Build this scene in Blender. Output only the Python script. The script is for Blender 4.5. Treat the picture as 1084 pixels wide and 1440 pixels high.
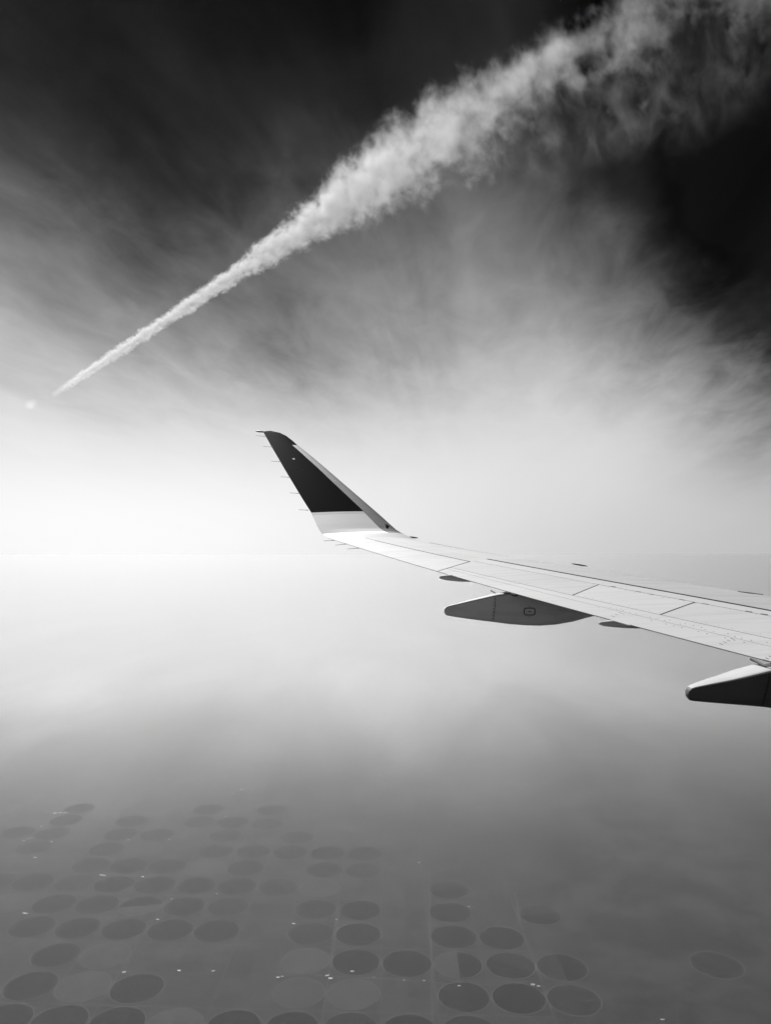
import bpy, bmesh, math, random
from mathutils import Vector, Matrix
random.seed(7)
sc = bpy.context.scene
for o in list(bpy.data.objects):
    bpy.data.objects.remove(o, do_unlink=True)
COL = sc.collection

# ------------------------------------------------------------------ camera
PW, PH, F = 1084.0, 1440.0, 1050.0        # photo size and focal length in photo pixels
YH = 780.0                                # row of the true horizon in the photo
PITCH = math.atan((YH - PH / 2) / F)
cam_d = bpy.data.cameras.new('camera')
cam_d.sensor_fit = 'VERTICAL'
cam_d.sensor_height = 36.0
cam_d.lens = F / PH * 36.0
cam_d.clip_start = 0.05
cam_d.clip_end = 1.0e6
cam = bpy.data.objects.new('camera', cam_d)
COL.objects.link(cam)
cam.location = (0, 0, 0)
cam.rotation_euler = (math.pi / 2 + PITCH, 0, 0)
sc.camera = cam

# ------------------------------------------------------------------ sun, exposure
SUN_EL, SUN_AZ = math.radians(43), math.radians(-20)     # azimuth from +Y towards +X
SUN_DIR = Vector((math.sin(SUN_AZ) * math.cos(SUN_EL), math.cos(SUN_AZ) * math.cos(SUN_EL), math.sin(SUN_EL)))
sun_d = bpy.data.lights.new('sun', 'SUN')
sun_d.energy = 4.0
sun_d.angle = math.radians(0.5)
sun_d.color = (1.0, 0.998, 0.993)
sun = bpy.data.objects.new('sun', sun_d)
COL.objects.link(sun)
sun.rotation_euler = SUN_DIR.to_track_quat('Z', 'Y').to_euler()
sun.location = SUN_DIR * 50

sc.view_settings.view_transform = 'Standard'
sc.view_settings.look = 'None'
sc.view_settings.exposure = 0.95
sc.view_settings.gamma = 1.0
sc.view_settings.use_curve_mapping = False
sc.cycles.max_bounces = 8
sc.cycles.diffuse_bounces = 3
sc.cycles.glossy_bounces = 3
sc.cycles.volume_bounces = 1
sc.cycles.volume_max_steps = 1024
sc.cycles.volume_step_rate = 0.08
sc.cycles.use_denoising = True


# ------------------------------------------------------------------ node helper
class N:
    """Small helper that writes node graphs."""
    def __init__(self, tree):
        self.t = tree
        tree.nodes.clear()

    def node(self, kind, **kw):
        n = self.t.nodes.new(kind)
        for k, v in kw.items():
            setattr(n, k, v)
        return n

    def put(self, sock, v):
        if isinstance(v, bpy.types.NodeSocket):
            self.t.links.new(v, sock)
        elif v is not None:
            sock.default_value = v

    def m(self, op, a, b=None, c=None, clamp=False):
        n = self.node('ShaderNodeMath', operation=op, use_clamp=clamp)
        self.put(n.inputs[0], a); self.put(n.inputs[1], b)
        if c is not None: self.put(n.inputs[2], c)
        return n.outputs[0]

    def ramp(self, v, a, b, lo=0.0, hi=1.0, smooth=True):
        n = self.node('ShaderNodeMapRange', interpolation_type='SMOOTHSTEP' if smooth else 'LINEAR', clamp=True)
        self.put(n.inputs[0], v); self.put(n.inputs[1], a); self.put(n.inputs[2], b)
        self.put(n.inputs[3], lo); self.put(n.inputs[4], hi)
        return n.outputs[0]

    def noise(self, vec, scale, detail=4.0, rough=0.5, dist=0.0, color=False):
        n = self.node('ShaderNodeTexNoise')
        self.put(n.inputs['Vector'], vec); self.put(n.inputs['Scale'], scale)
        n.inputs['Detail'].default_value = detail
        n.inputs['Roughness'].default_value = rough
        n.inputs['Distortion'].default_value = dist
        return n.outputs['Color'] if color else n.outputs[0]

    def xyz(self, v):
        n = self.node('ShaderNodeSeparateXYZ'); self.put(n.inputs[0], v)
        return n.outputs

    def vec(self, x, y, z):
        n = self.node('ShaderNodeCombineXYZ')
        self.put(n.inputs[0], x); self.put(n.inputs[1], y); self.put(n.inputs[2], z)
        return n.outputs[0]

    def curve(self, v, pts):
        """pts in 0..1 x 0..1"""
        n = self.node('ShaderNodeFloatCurve')
        c = n.mapping.curves[0]
        c.points[0].location = pts[0]; c.points[1].location = pts[-1]
        for p in pts[1:-1]:
            c.points.new(*p)
        n.mapping.update()
        self.put(n.inputs['Value'], v)
        return n.outputs[0]

    def mix(self, f, a, b):
        n = self.node('ShaderNodeMix', data_type='FLOAT')
        self.put(n.inputs[0], f); self.put(n.inputs[2], a); self.put(n.inputs[3], b)
        return n.outputs[0]

    def mixc(self, f, a, b):
        n = self.node('ShaderNodeMix', data_type='RGBA')
        self.put(n.inputs[0], f); self.put(n.inputs[6], a); self.put(n.inputs[7], b)
        return n.outputs[2]


def grey(v):
    return (v, v, v, 1.0)


# ------------------------------------------------------------------ sky
def azel(px, py):
    x, y, z = (px - PW / 2) / F, 1.0, (PH / 2 - py) / F
    yy = y * math.cos(PITCH) - z * math.sin(PITCH); zz = y * math.sin(PITCH) + z * math.cos(PITCH)
    return math.atan2(x, yy), math.atan2(zz, math.hypot(x, yy))

world = bpy.data.worlds.new('World')
sc.world = world
world.use_nodes = True
g = N(world.node_tree)
sky = g.node('ShaderNodeTexSky', sky_type='NISHITA', sun_disc=False)
sky.sun_elevation = SUN_EL
sky.sun_rotation = SUN_AZ
sky.altitude = 9000.0
sky.air_density = 0.6
sky.dust_density = 0.0
sky.ozone_density = 1.0
sepc = g.node('ShaderNodeSeparateColor'); g.put(sepc.inputs[0], sky.outputs[0])
red = sepc.outputs[0]                          # the red-filtered sky of a monochrome print
SKY_K = 0.1
D = g.node('ShaderNodeTexCoord').outputs['Generated']
dx, dy, dz = g.xyz(D)
el = g.m('ARCSINE', dz)
az = g.m('ARCTAN2', dx, dy)
# streaks of a cirrus sheet high above, running away from the viewer
VA = math.radians(8)
den = g.m('ADD', g.m('MAXIMUM', dz, 0.0), 0.10)
lat = g.m('DIVIDE', g.m('SUBTRACT', g.m('MULTIPLY', dx, math.cos(VA)), g.m('MULTIPLY', dy, math.sin(VA))), den)
lon = g.m('DIVIDE', g.m('ADD', g.m('MULTIPLY', dx, math.sin(VA)), g.m('MULTIPLY', dy, math.cos(VA))), den)
wv = g.vec(lat, g.m('MULTIPLY', lon, 0.16), 3.7)
streak = g.noise(wv, 1.9, 4.0, 0.5, 0.9)
wisp = g.noise(g.vec(lat, g.m('MULTIPLY', lon, 0.45), 9.1), 6.5, 7.0, 0.6, 0.4)
soft = g.noise(D, 3.2, 5.0, 0.5, 0.3)
# upper edge of the cloud bank against the azimuth (degrees), from one side of the compass to the other
bank = [(-180, 20), (-120, 24), (-70, 20), (-40, 22), (-29, 24.8), (-25, 24.2), (-18, 22.8), (-10, 23.5), (-3, 24.5), (3, 25.5), (9, 27.0), (13, 26.5), (16.5, 23.5), (20, 18.5), (23, 14.5), (26, 12.0), (30, 11), (45, 14), (80, 20), (130, 18), (180, 20)]
t_az = g.ramp(az, -math.pi, math.pi, smooth=False)
edge = g.m('MULTIPLY', g.curve(t_az, [((a + 180) / 360.0, e / 40.0) for a, e in bank]), math.radians(40))
off = g.m('ADD', g.m('MULTIPLY', g.m('SUBTRACT', streak, 0.5), math.radians(11)), g.m('MULTIPLY', g.m('SUBTRACT', soft, 0.5), math.radians(14)))
off = g.m('ADD', off, g.m('MULTIPLY', g.m('SUBTRACT', wisp, 0.5), math.radians(8)))
lift = g.ramp(el, 0.02, 0.25)
edge2 = g.m('ADD', edge, g.m('MULTIPLY', off, lift))
depth = g.m('DIVIDE', g.m('SUBTRACT', edge2, el), edge2)     # 1 at the horizon, 0 at the edge of the bank
cover = g.curve(g.ramp(depth, -0.8, 1.0, smooth=False),
                [(0, 0), (0.222, 0.006), (0.361, 0.030), (0.444, 0.085), (0.583, 0.255), (0.717, 0.56), (0.833, 0.83), (0.925, 0.945), (1, 0.96)])
veil = g.m('MULTIPLY', g.ramp(streak, 0.3, 0.8), 0.013)
cover = g.m('ADD', cover, veil, clamp=True)
# low haze bank of the sky is brighter on the sun's side, like the haze below it
CLOUD, GH = 0.516, 0.80
cd_ = g.m('COSINE', g.m('SUBTRACT', az, SUN_AZ))
ce = math.cos(SUN_EL)
fh = g.m('POWER', g.m('DIVIDE', 1 + GH * GH - 2 * GH * ce, g.m('SUBTRACT', 1 + GH * GH, g.m('MULTIPLY', cd_, 2 * GH * ce))), 1.5)
rise = g.m('MULTIPLY', g.curve(g.ramp(el, 0.0, 0.25, smooth=False), [(0, 0), (0.12, 0.42), (0.28, 0.75), (0.42, 0.8), (0.7, 0.35), (1, 0)]), 0.04)
fh = g.mix(g.ramp(el, 0.0, 0.26), g.m('ADD', g.m('MULTIPLY', fh, 0.79), 0.21), 0.93)
fh = g.m('MULTIPLY', fh, g.m('ADD', rise, 1.0))
val = g.mix(cover, g.m('MULTIPLY', red, SKY_K * 0.028), g.m('MULTIPLY', fh, CLOUD))
bg = g.node('ShaderNodeBackground')
g.put(bg.inputs['Color'], g.vec(val, val, val))
bg.inputs['Strength'].default_value = 1.0
out = g.node('ShaderNodeOutputWorld')
g.t.links.new(bg.outputs[0], out.inputs['Surface'])


# ------------------------------------------------------------------ small builders
def mat(name, base, rough=0.5, metal=0.0, spec=0.5, build=None):
    mt = bpy.data.materials.new(name)
    mt.use_nodes = True
    g = N(mt.node_tree)
    b = g.node('ShaderNodeBsdfPrincipled')
    b.inputs['Base Color'].default_value = grey(base)
    b.inputs['Roughness'].default_value = rough
    b.inputs['Metallic'].default_value = metal
    b.inputs['Specular IOR Level'].default_value = spec
    o = g.node('ShaderNodeOutputMaterial')
    g.t.links.new(b.outputs[0], o.inputs['Surface'])
    if build: build(g, b)
    return mt


def mesh_obj(name, verts, faces, material, parent=None, smooth=False, loc=None):
    me = bpy.data.meshes.new(name)
    me.from_pydata([tuple(v) for v in verts], [], faces)
    bm = bmesh.new(); bm.from_mesh(me)
    bmesh.ops.recalc_face_normals(bm, faces=bm.faces)
    bm.to_mesh(me); bm.free()
    if smooth:
        me.shade_smooth()
    me.materials.append(material)
    o = bpy.data.objects.new(name, me)
    COL.objects.link(o)
    if parent: o.parent = parent
    if loc is not None: o.location = loc
    return o


def tag(o, label=None, cat=None, group=None, kind=None):
    if label: o['label'] = label
    if cat: o['category'] = cat
    if group: o['group'] = group
    if kind: o['kind'] = kind
    return o


def ray(px, py):
    x, y, z = (px - PW / 2) / F, 1.0, (PH / 2 - py) / F
    return Vector((x, y * math.cos(PITCH) - z * math.sin(PITCH), y * math.sin(PITCH) + z * math.cos(PITCH)))

def at_y(px, py, Y):
    d = ray(px, py); return d * (Y / d.y)

def at_z(px, py, Z):
    d = ray(px, py); return d * (Z / d.z)


# ------------------------------------------------------------------ ground
GZ = -6400.0
SHEAR = 0.044
def ground_nodes(g, b):
    P = g.node('ShaderNodeTexCoord').outputs['Object']
    big = g.noise(P, 0.00011, 4.0, 0.55)
    mid = g.noise(P, 0.0009, 6.0, 0.6)
    fine = g.noise(P, 0.012, 4.0, 0.6)
    px, py, pz = g.xyz(P)
    # watered farmland: dark, with small plots and bare margins
    farm = g.m('ADD', 0.004, g.m('ADD', g.m('MULTIPLY', mid, 0.028), g.m('MULTIPLY', fine, 0.018)))
    wn = g.node('ShaderNodeTexWhiteNoise', noise_dimensions='2D')
    g.put(wn.inputs['Vector'], g.vec(g.m('FLOOR', g.m('DIVIDE', g.m('ADD', px, 5667.0), 400.0)), g.m('FLOOR', g.m('DIVIDE', g.m('ADD', py, g.m('MULTIPLY', px, SHEAR)), 400.0)), 0.0))
    farm = g.m('ADD', farm, g.m('MULTIPLY', g.m('SUBTRACT', wn.outputs[0], 0.5), 0.012))
    # dry scrub east of the farm blocks
    scrub = g.m('ADD', 0.002, g.m('ADD', g.m('MULTIPLY', g.ramp(mid, 0.35, 0.7), 0.022), g.m('MULTIPLY', big, 0.014)))
    warp = g.m('MULTIPLY', g.m('SUBTRACT', big, 0.5), 5000)
    v = g.mix(g.ramp(g.m('ADD', px, warp), 1400, 4200), farm, scrub)
    # pale dry soil in uneven tracts, with haze brightness painted in, growing with distance
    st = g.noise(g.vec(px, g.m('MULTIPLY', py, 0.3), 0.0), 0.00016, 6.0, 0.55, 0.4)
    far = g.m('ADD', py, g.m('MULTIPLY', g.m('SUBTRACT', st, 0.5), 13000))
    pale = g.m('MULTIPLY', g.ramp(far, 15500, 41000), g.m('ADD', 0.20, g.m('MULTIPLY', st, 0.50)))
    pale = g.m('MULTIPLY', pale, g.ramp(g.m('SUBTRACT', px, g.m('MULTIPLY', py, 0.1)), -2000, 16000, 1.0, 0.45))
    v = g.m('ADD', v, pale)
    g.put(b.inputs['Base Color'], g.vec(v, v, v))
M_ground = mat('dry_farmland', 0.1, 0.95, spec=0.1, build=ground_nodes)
R = 400000.0
rings = [0, 3000, 12000, 40000, 120000, R]
gv, gf = [(0, 0, 0)], []
SEG = 64
for r in rings[1:]:
    for k in range(SEG):
        a = 2 * math.pi * k / SEG
        gv.append((r * math.cos(a), r * math.sin(a), 0))
for k in range(SEG):
    gf.append((0, 1 + k, 1 + (k + 1) % SEG))
for i in range(len(rings) - 2):
    for k in range(SEG):
        a, b_ = 1 + i * SEG + k, 1 + i * SEG + (k + 1) % SEG
        gf.append((a, a + SEG, b_ + SEG, b_))
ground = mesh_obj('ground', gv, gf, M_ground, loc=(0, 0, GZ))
tag(ground, 'flat dry farmland far below fading into haze', kind='structure')

# ------------------------------------------------------------------ haze
HAZE_D, HAZE_G = 0.031e-3, 0.85
mh = bpy.data.materials.new('pale_haze'); mh.use_nodes = True
g = N(mh.node_tree)
pv = g.node('ShaderNodeVolumePrincipled')
pv.inputs['Color'].default_value = (0.97, 0.97, 0.97, 1)
pv.inputs['Density'].default_value = HAZE_D
pv.inputs['Anisotropy'].default_value = HAZE_G
o_ = g.node('ShaderNodeOutputMaterial'); g.t.links.new(pv.outputs[0], o_.inputs['Volume'])
H = 420000.0
z0, z1 = GZ - 1.0, 4.0
hv = [(x, y, z) for z in (z0, z1) for x, y in ((-H, -H), (H, -H), (H, H), (-H, H))]
haze = mesh_obj('haze', hv, [(0, 1, 2, 3), (4, 5, 6, 7), (0, 1, 5, 4), (1, 2, 6, 5), (2, 3, 7, 6), (3, 0, 4, 7)], mh)
tag(haze, 'pale haze whitening the land towards the horizon', kind='stuff')

# ------------------------------------------------------------------ round irrigated fields on the plain
def field_nodes(base, var):
    def f(g, b):
        P = g.node('ShaderNodeTexCoord').outputs['Object']
        geo = g.node('ShaderNodeObjectInfo').outputs['Random']
        off = g.vec(g.m('MULTIPLY', geo, 9000.0), g.m('MULTIPLY', geo, 5000.0), 0.0)
        va = g.node('ShaderNodeVectorMath', operation='ADD'); g.put(va.inputs[0], P); g.put(va.inputs[1], off)
        n = g.noise(va.outputs[0], 0.004, 5.0, 0.6)
        n2 = g.noise(va.outputs[0], 0.03, 3.0, 0.6)
        # sectors at different stages and the wheel tracks of the turning sprinkler
        lx, ly, lz = g.xyz(P)
        ang = g.m('ADD', g.m('ARCTAN2', ly, lx), g.m('MULTIPLY', geo, 40.0))
        sect = g.ramp(g.m('SINE', ang), 0.86, 0.9)
        rad = g.m('SQRT', g.m('ADD', g.m('POWER', lx, 2.0), g.m('POWER', ly, 2.0)))
        ringw = g.ramp(g.m('SINE', g.m('MULTIPLY', rad, 0.125)), 0.8, 1.0)
        v = g.m('ADD', base, g.m('MULTIPLY', g.m('SUBTRACT', n, 0.5), var))
        v = g.m('ADD', v, g.m('MULTIPLY', g.m('SUBTRACT', n2, 0.5), var * 0.5))
        v = g.m('ADD', v, g.m('MULTIPLY', g.m('SUBTRACT', geo, 0.5), var * 0.7))
        v = g.m('ADD', v, g.m('MULTIPLY', g.m('SUBTRACT', sect, g.m('MULTIPLY', ringw, 0.6)), var * 0.3))
        v = g.m('MAXIMUM', v, 0.002)
        g.put(b.inputs['Base Color'], g.vec(v, v, v))
    return f
M_crop = {'d': mat('dark_crop', 0.02, 0.9, spec=0.1, build=field_nodes(0.003, 0.004)),
          'm': mat('ripening_crop', 0.04, 0.9, spec=0.1, build=field_nodes(0.009, 0.008)),
          'l': mat('pale_stubble', 0.09, 0.9, spec=0.1, build=field_nodes(0.034, 0.014))}
M_track = mat('field_track_dirt', 0.06, 0.95, spec=0.1)

def disc(r, seg=56, a0=0.0, a1=2 * math.pi, top=3.0):
    full = abs(a1 - a0 - 2 * math.pi) < 1e-6
    n = seg if full else seg // 2
    rim = [(r * math.cos(a0 + (a1 - a0) * k / n), r * math.sin(a0 + (a1 - a0) * k / n)) for k in range(n if full else n + 1)]
    v = [(x, y, top) for x, y in rim] + [(x, y, 0.2) for x, y in rim]
    m = len(rim)
    f = [tuple(range(m))] + [(k, (k + 1) % m, m + (k + 1) % m, m + k) for k in range(m)]
    return v, f

def annulus(r0, r1, z, seg=64):
    v, f = [], []
    for k in range(seg):
        a = 2 * math.pi * k / seg
        v += [(r0 * math.cos(a), r0 * math.sin(a), z), (r1 * math.cos(a), r1 * math.sin(a), z)]
    for k in range(seg):
        a, b_ = 2 * k, 2 * ((k + 1) % seg)
        f.append((a, a + 1, b_ + 1, b_))
    return v, f

# rows from the lower edge of the photo upwards: px, py, half width in px, tone, sown part (None or start angle in degrees)
ROWS = [
    ('row cut by the lower edge', [(15, 1428, 36, 'd', None), (86, 1431, 42, 'd', None), (166, 1434, 42, 'd', None), (247, 1436, 40, 'l', None), (330, 1437, 41, 'd', None), (410, 1440, 41, 'd', None), (490, 1441, 40, 'm', None), (572, 1443, 40, 'd', None), (655, 1446, 38, 'm', None)]),
    ('second row from below', [(43, 1386, 41, 'd', None), (117, 1386, 40, 'l', None), (193, 1389, 39, 'd', None), (420, 1396, 37, 'l', None), (497, 1398, 38, 'l', None), (652, 1402, 36, 'm', 270), (727, 1404, 38, 'd', None), (800, 1408, 33, 'm', None)]),
    ('third row from below', [(78, 1344, 37, 'd', None), (150, 1342, 36, 'l', None), (430, 1353, 34, 'l', None), (501, 1353, 34, 'd', None), (573, 1356, 34, 'd', None), (646, 1358, 34, 'l', 270), (722, 1357, 35, 'm', 145), (792, 1362, 34, 'm', 270), (1007, 1357, 33, 'm', None)]),
    ('fourth row from below', [(44, 1302, 34, 'd', None), (109, 1305, 34, 'd', None), (175, 1307, 34, 'd', None), (240, 1308, 33, 'd', None), (304, 1310, 32, 'd', None), (438, 1313, 33, 'm', None), (505, 1315, 32, 'd', None), (641, 1319, 32, 'd', None), (708, 1321, 33, 'd', None)]),
    ('fifth row from below', [(18, 1268, 30, 'l', None), (76, 1271, 31, 'd', None), (136, 1272, 31, 'd', None), (199, 1274, 29, 'l', 10), (260, 1275, 31, 'd', None), (322, 1272, 29, 'm', None), (446, 1279, 30, 'm', None), (510, 1280, 30, 'd', None), (638, 1284, 30, 'd', None), (762, 1290, 31, 'm', 190)]),
    ('sixth row from below', [(0, 1236, 28, 'm', None), (46, 1240, 30, 'd', None), (103, 1241, 30, 'm', None), (160, 1244, 29, 'd', None), (218, 1244, 29, 'd', None), (277, 1245, 28, 'd', None), (335, 1246, 28, 'd', None), (392, 1247, 27, 'm', None), (450, 1249, 27, 'l', None), (647, 1250, 27, 'm', 200)]),
    ('seventh row from below', [(76, 1216, 26, 'l', None), (129, 1217, 26, 'm', None), (181, 1218, 26, 'd', None), (234, 1219, 26, 'm', None), (288, 1221, 26, 'l', None), (347, 1221, 25, 'd', None), (460, 1225, 25, 'm', None), (515, 1226, 25, 'm', None)]),
    ('eighth row from below', [(45, 1193, 24, 'm', None), (150, 1195, 24, 'm', None), (203, 1196, 24, 'l', None), (305, 1199, 24, 'm', None), (359, 1199, 24, 'd', None), (412, 1200, 24, 'd', None), (465, 1201, 24, 'd', None), (517, 1203, 24, 'm', None)]),
    ('ninth row from below', [(75, 1174, 22, 'm', None), (170, 1175, 22, 'm', None), (228, 1175, 22, 'm', None), (322, 1175, 23, 'm', None), (430, 1180, 22, 'm', None)]),
    ('tenth row from below', [(22, 1170, 21, 'm', None), (84, 1156, 21, 'm', None), (180, 1156, 21, 'm', None), (281, 1155, 21, 'm', None), (332, 1157, 22, 'm', None), (382, 1163, 21, 'm', None)]),
    ('farthest row', [(297, 1138, 20, 'm', None), (385, 1138, 20, 'm', None), (100, 1141, 20, 'm', None)]),
]
TONE = {'d': 'dark', 'm': 'mid grey', 'l': 'pale'}
ORD = ['first', 'second', 'third', 'fourth', 'fifth', 'sixth', 'seventh', 'eighth', 'ninth', 'tenth', 'eleventh']
FIELD_R = 396.0
me_cache = {}
def cached(key, maker, name, material):
    if key not in me_cache:
        v, f = maker()
        me = bpy.data.meshes.new(name); me.from_pydata(v, [], f)
        bm = bmesh.new(); bm.from_mesh(me); bmesh.ops.recalc_face_normals(bm, faces=bm.faces)
        bm.to_mesh(me); bm.free()
        me.materials.append(material)
        me_cache[key] = me
    return me_cache[key]
def link(name, me, parent=None, loc=(0, 0, 0), rz=0.0):
    o = bpy.data.objects.new(name, me); COL.objects.link(o)
    o.parent = parent; o.location = loc; o.rotation_euler = (0, 0, rz)
    return o

GX0, GDX = -0.823 * 6400, 800.0
GY0 = at_z(43, 1386, GZ).y + SHEAR * at_z(43, 1386, GZ).x
pe = at_z(46, 1241, GZ)
GDY = (pe.y + SHEAR * pe.x - GY0) / 4.0
taken = set()
for rn, row in ROWS:
    k = -1
    for (px, py, hw, tone, half) in sorted(row):
        p = at_z(px, py, GZ)
        ix, iy = round((p.x - GX0) / GDX), round((p.y + SHEAR * p.x - GY0) / GDY)
        if (ix, iy) in taken and half is None:
            continue
        k += 1
        if px < 960:
            taken.add((ix, iy))
            gx = GX0 + ix * GDX
            gy = GY0 + iy * GDY - SHEAR * gx
            p.x, p.y = 0.75 * gx + 0.25 * p.x, 0.75 * gy + 0.25 * p.y
        s_ = random.uniform(0.93, 0.985)
        o = link('crop_field', cached(('disc', tone), lambda: disc(FIELD_R), 'crop_field', M_crop[tone]), None, (p.x, p.y, GZ), random.uniform(0, 6.28))
        o.scale = (s_, s_, 1)
        if half is not None:
            o.rotation_euler = (0, 0, 0)
            a0 = math.radians(half)
            link('sown_half', cached(('half', half), lambda: disc(FIELD_R * 0.985, 56, a0, a0 + math.pi, 4.5), 'sown_half', M_crop['d']), o)
            look = 'round field half dark and half %s' % TONE[tone]
        else:
            look = '%s round field' % TONE[tone]
        link('dirt_track', cached('ring', lambda: annulus(FIELD_R * 0.99, FIELD_R * 1.04, 3.4), 'dirt_track', M_track), o)
        tag(o, '%s, %s from the left in the %s' % (look, ORD[k], rn), 'crop field', 'round irrigated fields on the plain')

# farm roads along the field blocks
M_road = mat('pale_dirt_road', 0.05, 0.95, spec=0.1)
def road(pts, w, label):
    q = [at_z(x, y, GZ) for x, y in pts]
    v, f = [], []
    for i, p in enumerate(q):
        t = (q[min(i + 1, len(q) - 1)] - q[max(i - 1, 0)]); t.z = 0; t.normalize()
        nrm = Vector((-t.y, t.x, 0))
        for s in (-1, 1):
            v.append((p.x + nrm.x * w * s, p.y + nrm.y * w * s, GZ + 1.2))
    for i in range(len(q) - 1):
        f.append((2 * i, 2 * i + 1, 2 * i + 3, 2 * i + 2))
    o = mesh_obj('farm_road', v, f, M_road)
    tag(o, label, kind='structure')
road([(608, 1438), (607, 1380), (606, 1320), (604, 1270), (603, 1225)], 14, 'pale farm road beside the right block of fields')
road([(0, 1345), (40, 1318), (72, 1276), (100, 1236), (130, 1205)], 16, 'pale diagonal track crossing the left fields')
road([(452, 1440), (460, 1385), (470, 1330), (478, 1280)], 11, 'pale track between two columns of fields')
road([(325, 1236), (338, 1190), (352, 1170)], 14, 'pale track curving round the middle fields')
road([(731, 1298), (728, 1276), (724, 1255)], 14, 'short pale track right of the field blocks')
road([(380, 1366), (470, 1373), (560, 1378), (640, 1384), (760, 1386)], 11, 'pale cross track under the third row of fields')

# section roads between the fields
M_margin = mat('grey_section_road', 0.045, 0.95, spec=0.1)
def strip_road(a, b_, w, label):
    d = (b_ - a).normalized(); n = Vector((-d.y, d.x, 0)) * w
    v = [a - n, a + n, b_ + n, b_ - n]
    o = mesh_obj('section_road', [(p.x, p.y, GZ + 0.8) for p in v], [(0, 1, 2, 3)], M_margin)
    tag(o, label, group='section roads between the fields', kind='structure')
for k in range(-1, 11):
    gx = GX0 + (k - 0.5) * GDX
    strip_road(Vector((gx, GY0 - 1.5 * GDY - SHEAR * gx, 0)), Vector((gx, GY0 + (8.5 - 0.25 * abs(k - 3)) * GDY - SHEAR * gx, 0)), 7 if k % 2 else 11, 'faint section road running away between columns of round fields')
for k in range(-1, 9):
    xa, xb = GX0 - 1.5 * GDX, GX0 + (9.5 - 0.8 * max(0, k - 2)) * GDX
    gy = GY0 + (k - 0.5) * GDY
    strip_road(Vector((xa, gy - SHEAR * xa, 0)), Vector((xb, gy - SHEAR * xb, 0)), 8 if k % 2 else 12, 'faint section road crossing between rows of round fields')

# farm sheds whose metal roofs flash in the sun
M_roof = mat('bright_metal_roof', 0.38, 0.45, metal=0.0, spec=0.6)
M_shed = mat('shed_wall', 0.6, 0.6)
def shed_mesh():
    L, W, h, r = 40, 18, 8, 13
    v = [(-L, -W, 0), (L, -W, 0), (L, W, 0), (-L, W, 0), (-L, -W, h), (L, -W, h), (L, W, h), (-L, W, h), (-L, 0, r), (L, 0, r)]
    return v, [(0, 1, 5, 4), (1, 2, 6, 9, 5), (2, 3, 7, 6), (3, 0, 4, 8, 7)]
def roof_mesh():
    L, W, h, r = 43, 21, 7.4, 13.6
    v = [(-L, -W, h), (L, -W, h), (L, 0, r), (-L, 0, r), (L, W, h), (-L, W, h)]
    v += [(x, y, z - 0.8) for x, y, z in v]
    return v, [(0, 1, 2, 3), (3, 2, 4, 5), (6, 7, 8, 9), (9, 8, 10, 11), (0, 1, 7, 6), (5, 4, 10, 11), (0, 3, 9, 6), (3, 5, 11, 9), (1, 2, 8, 7), (2, 4, 10, 8)]
SHEDS = [
    ((78, 1143.5), 'leftmost', 'far left yard'), ((85, 1143), 'middle', 'far left yard'), ((93, 1143), 'rightmost', 'far left yard'),
    ((34, 1182), 'leftmost', 'yard at the left edge'), ((41, 1179.5), 'middle', 'yard at the left edge'), ((45, 1178.5), 'rightmost', 'yard at the left edge'),
    ((73, 1183.5), 'single', 'gap right of the left edge yard'), ((59, 1162), 'single', 'gap between two far left yards'), ((50, 1206), 'single', 'gap above the seventh row'),
    ((181, 1181), 'single', 'gap among the ninth row'), ((238, 1181), 'single', 'gap right of the ninth row middle'),
    ((328, 1116), 'left', 'farthest yard'), ((340, 1110.5), 'right', 'farthest yard'), ((318, 1148), 'single', 'gap above the tenth row'),
    ((143, 1230.5), 'left', 'gap above the sixth row'), ((147, 1231.5), 'right', 'gap above the sixth row'), ((201, 1233), 'single', 'gap beside the sixth row'),
    ((34, 1284), 'left', 'gap under the fifth row'), ((37, 1284.5), 'right', 'gap under the fifth row'), ((222, 1293), 'single', 'gap over the fourth row'), ((305, 1257), 'single', 'gap under the sixth row'),
    ((413, 1299), 'single', 'middle gap over the fourth row'), ((473, 1293), 'single', 'gap left of the dark middle field'), ((242, 1264), 'single', 'gap over the fifth row'),
    ((175, 1367), 'single', 'gap over the second row'), ((252, 1365), 'single', 'bare ground right of the pale field'), ((300, 1365.5), 'single', 'bare ground in the lower left middle'),
    ((391, 1374.5), 'left', 'yard under the pale middle field'), ((397, 1373), 'right', 'yard under the pale middle field'),
    ((460, 1372), 'left', 'yard under the dark middle field'), ((465, 1376), 'right', 'yard under the dark middle field'), ((495, 1366), 'single', 'hub of the dark middle field'),
    ((568, 1378.5), 'single', 'gap under the third row'), ((596, 1379), 'single', 'gap left of the right block road'), ((645.5, 1386.5), 'single', 'gap right of the right block road'), ((659, 1275), 'single', 'rim of the right block top field'),
    ((749, 1384.5), 'left', 'yard right of the right block'), ((757, 1387), 'right', 'yard right of the right block'), ((589, 1213), 'single', 'bare ground over the right block'), ((931, 1434), 'single', 'lower right scrub land'),
]
m_shed = cached('shed', shed_mesh, 'shed', M_shed)
m_roof = cached('shed_roof', roof_mesh, 'shed_roof', M_roof)
for (px, py), which, where in SHEDS:
    p = at_z(px, py, GZ)
    o = link('farm_shed', m_shed, None, (p.x, p.y, GZ), random.uniform(-0.25, 0.25))
    s = random.uniform(0.4, 0.75)
    if which == 'single':
        s *= 0.9
    o.scale = (s, s, s)
    link('roof', m_roof, o)
    tag(o, '%s bright roofed shed in the %s' % (which, where), 'shed', 'farm sheds glinting on the plain')

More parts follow.
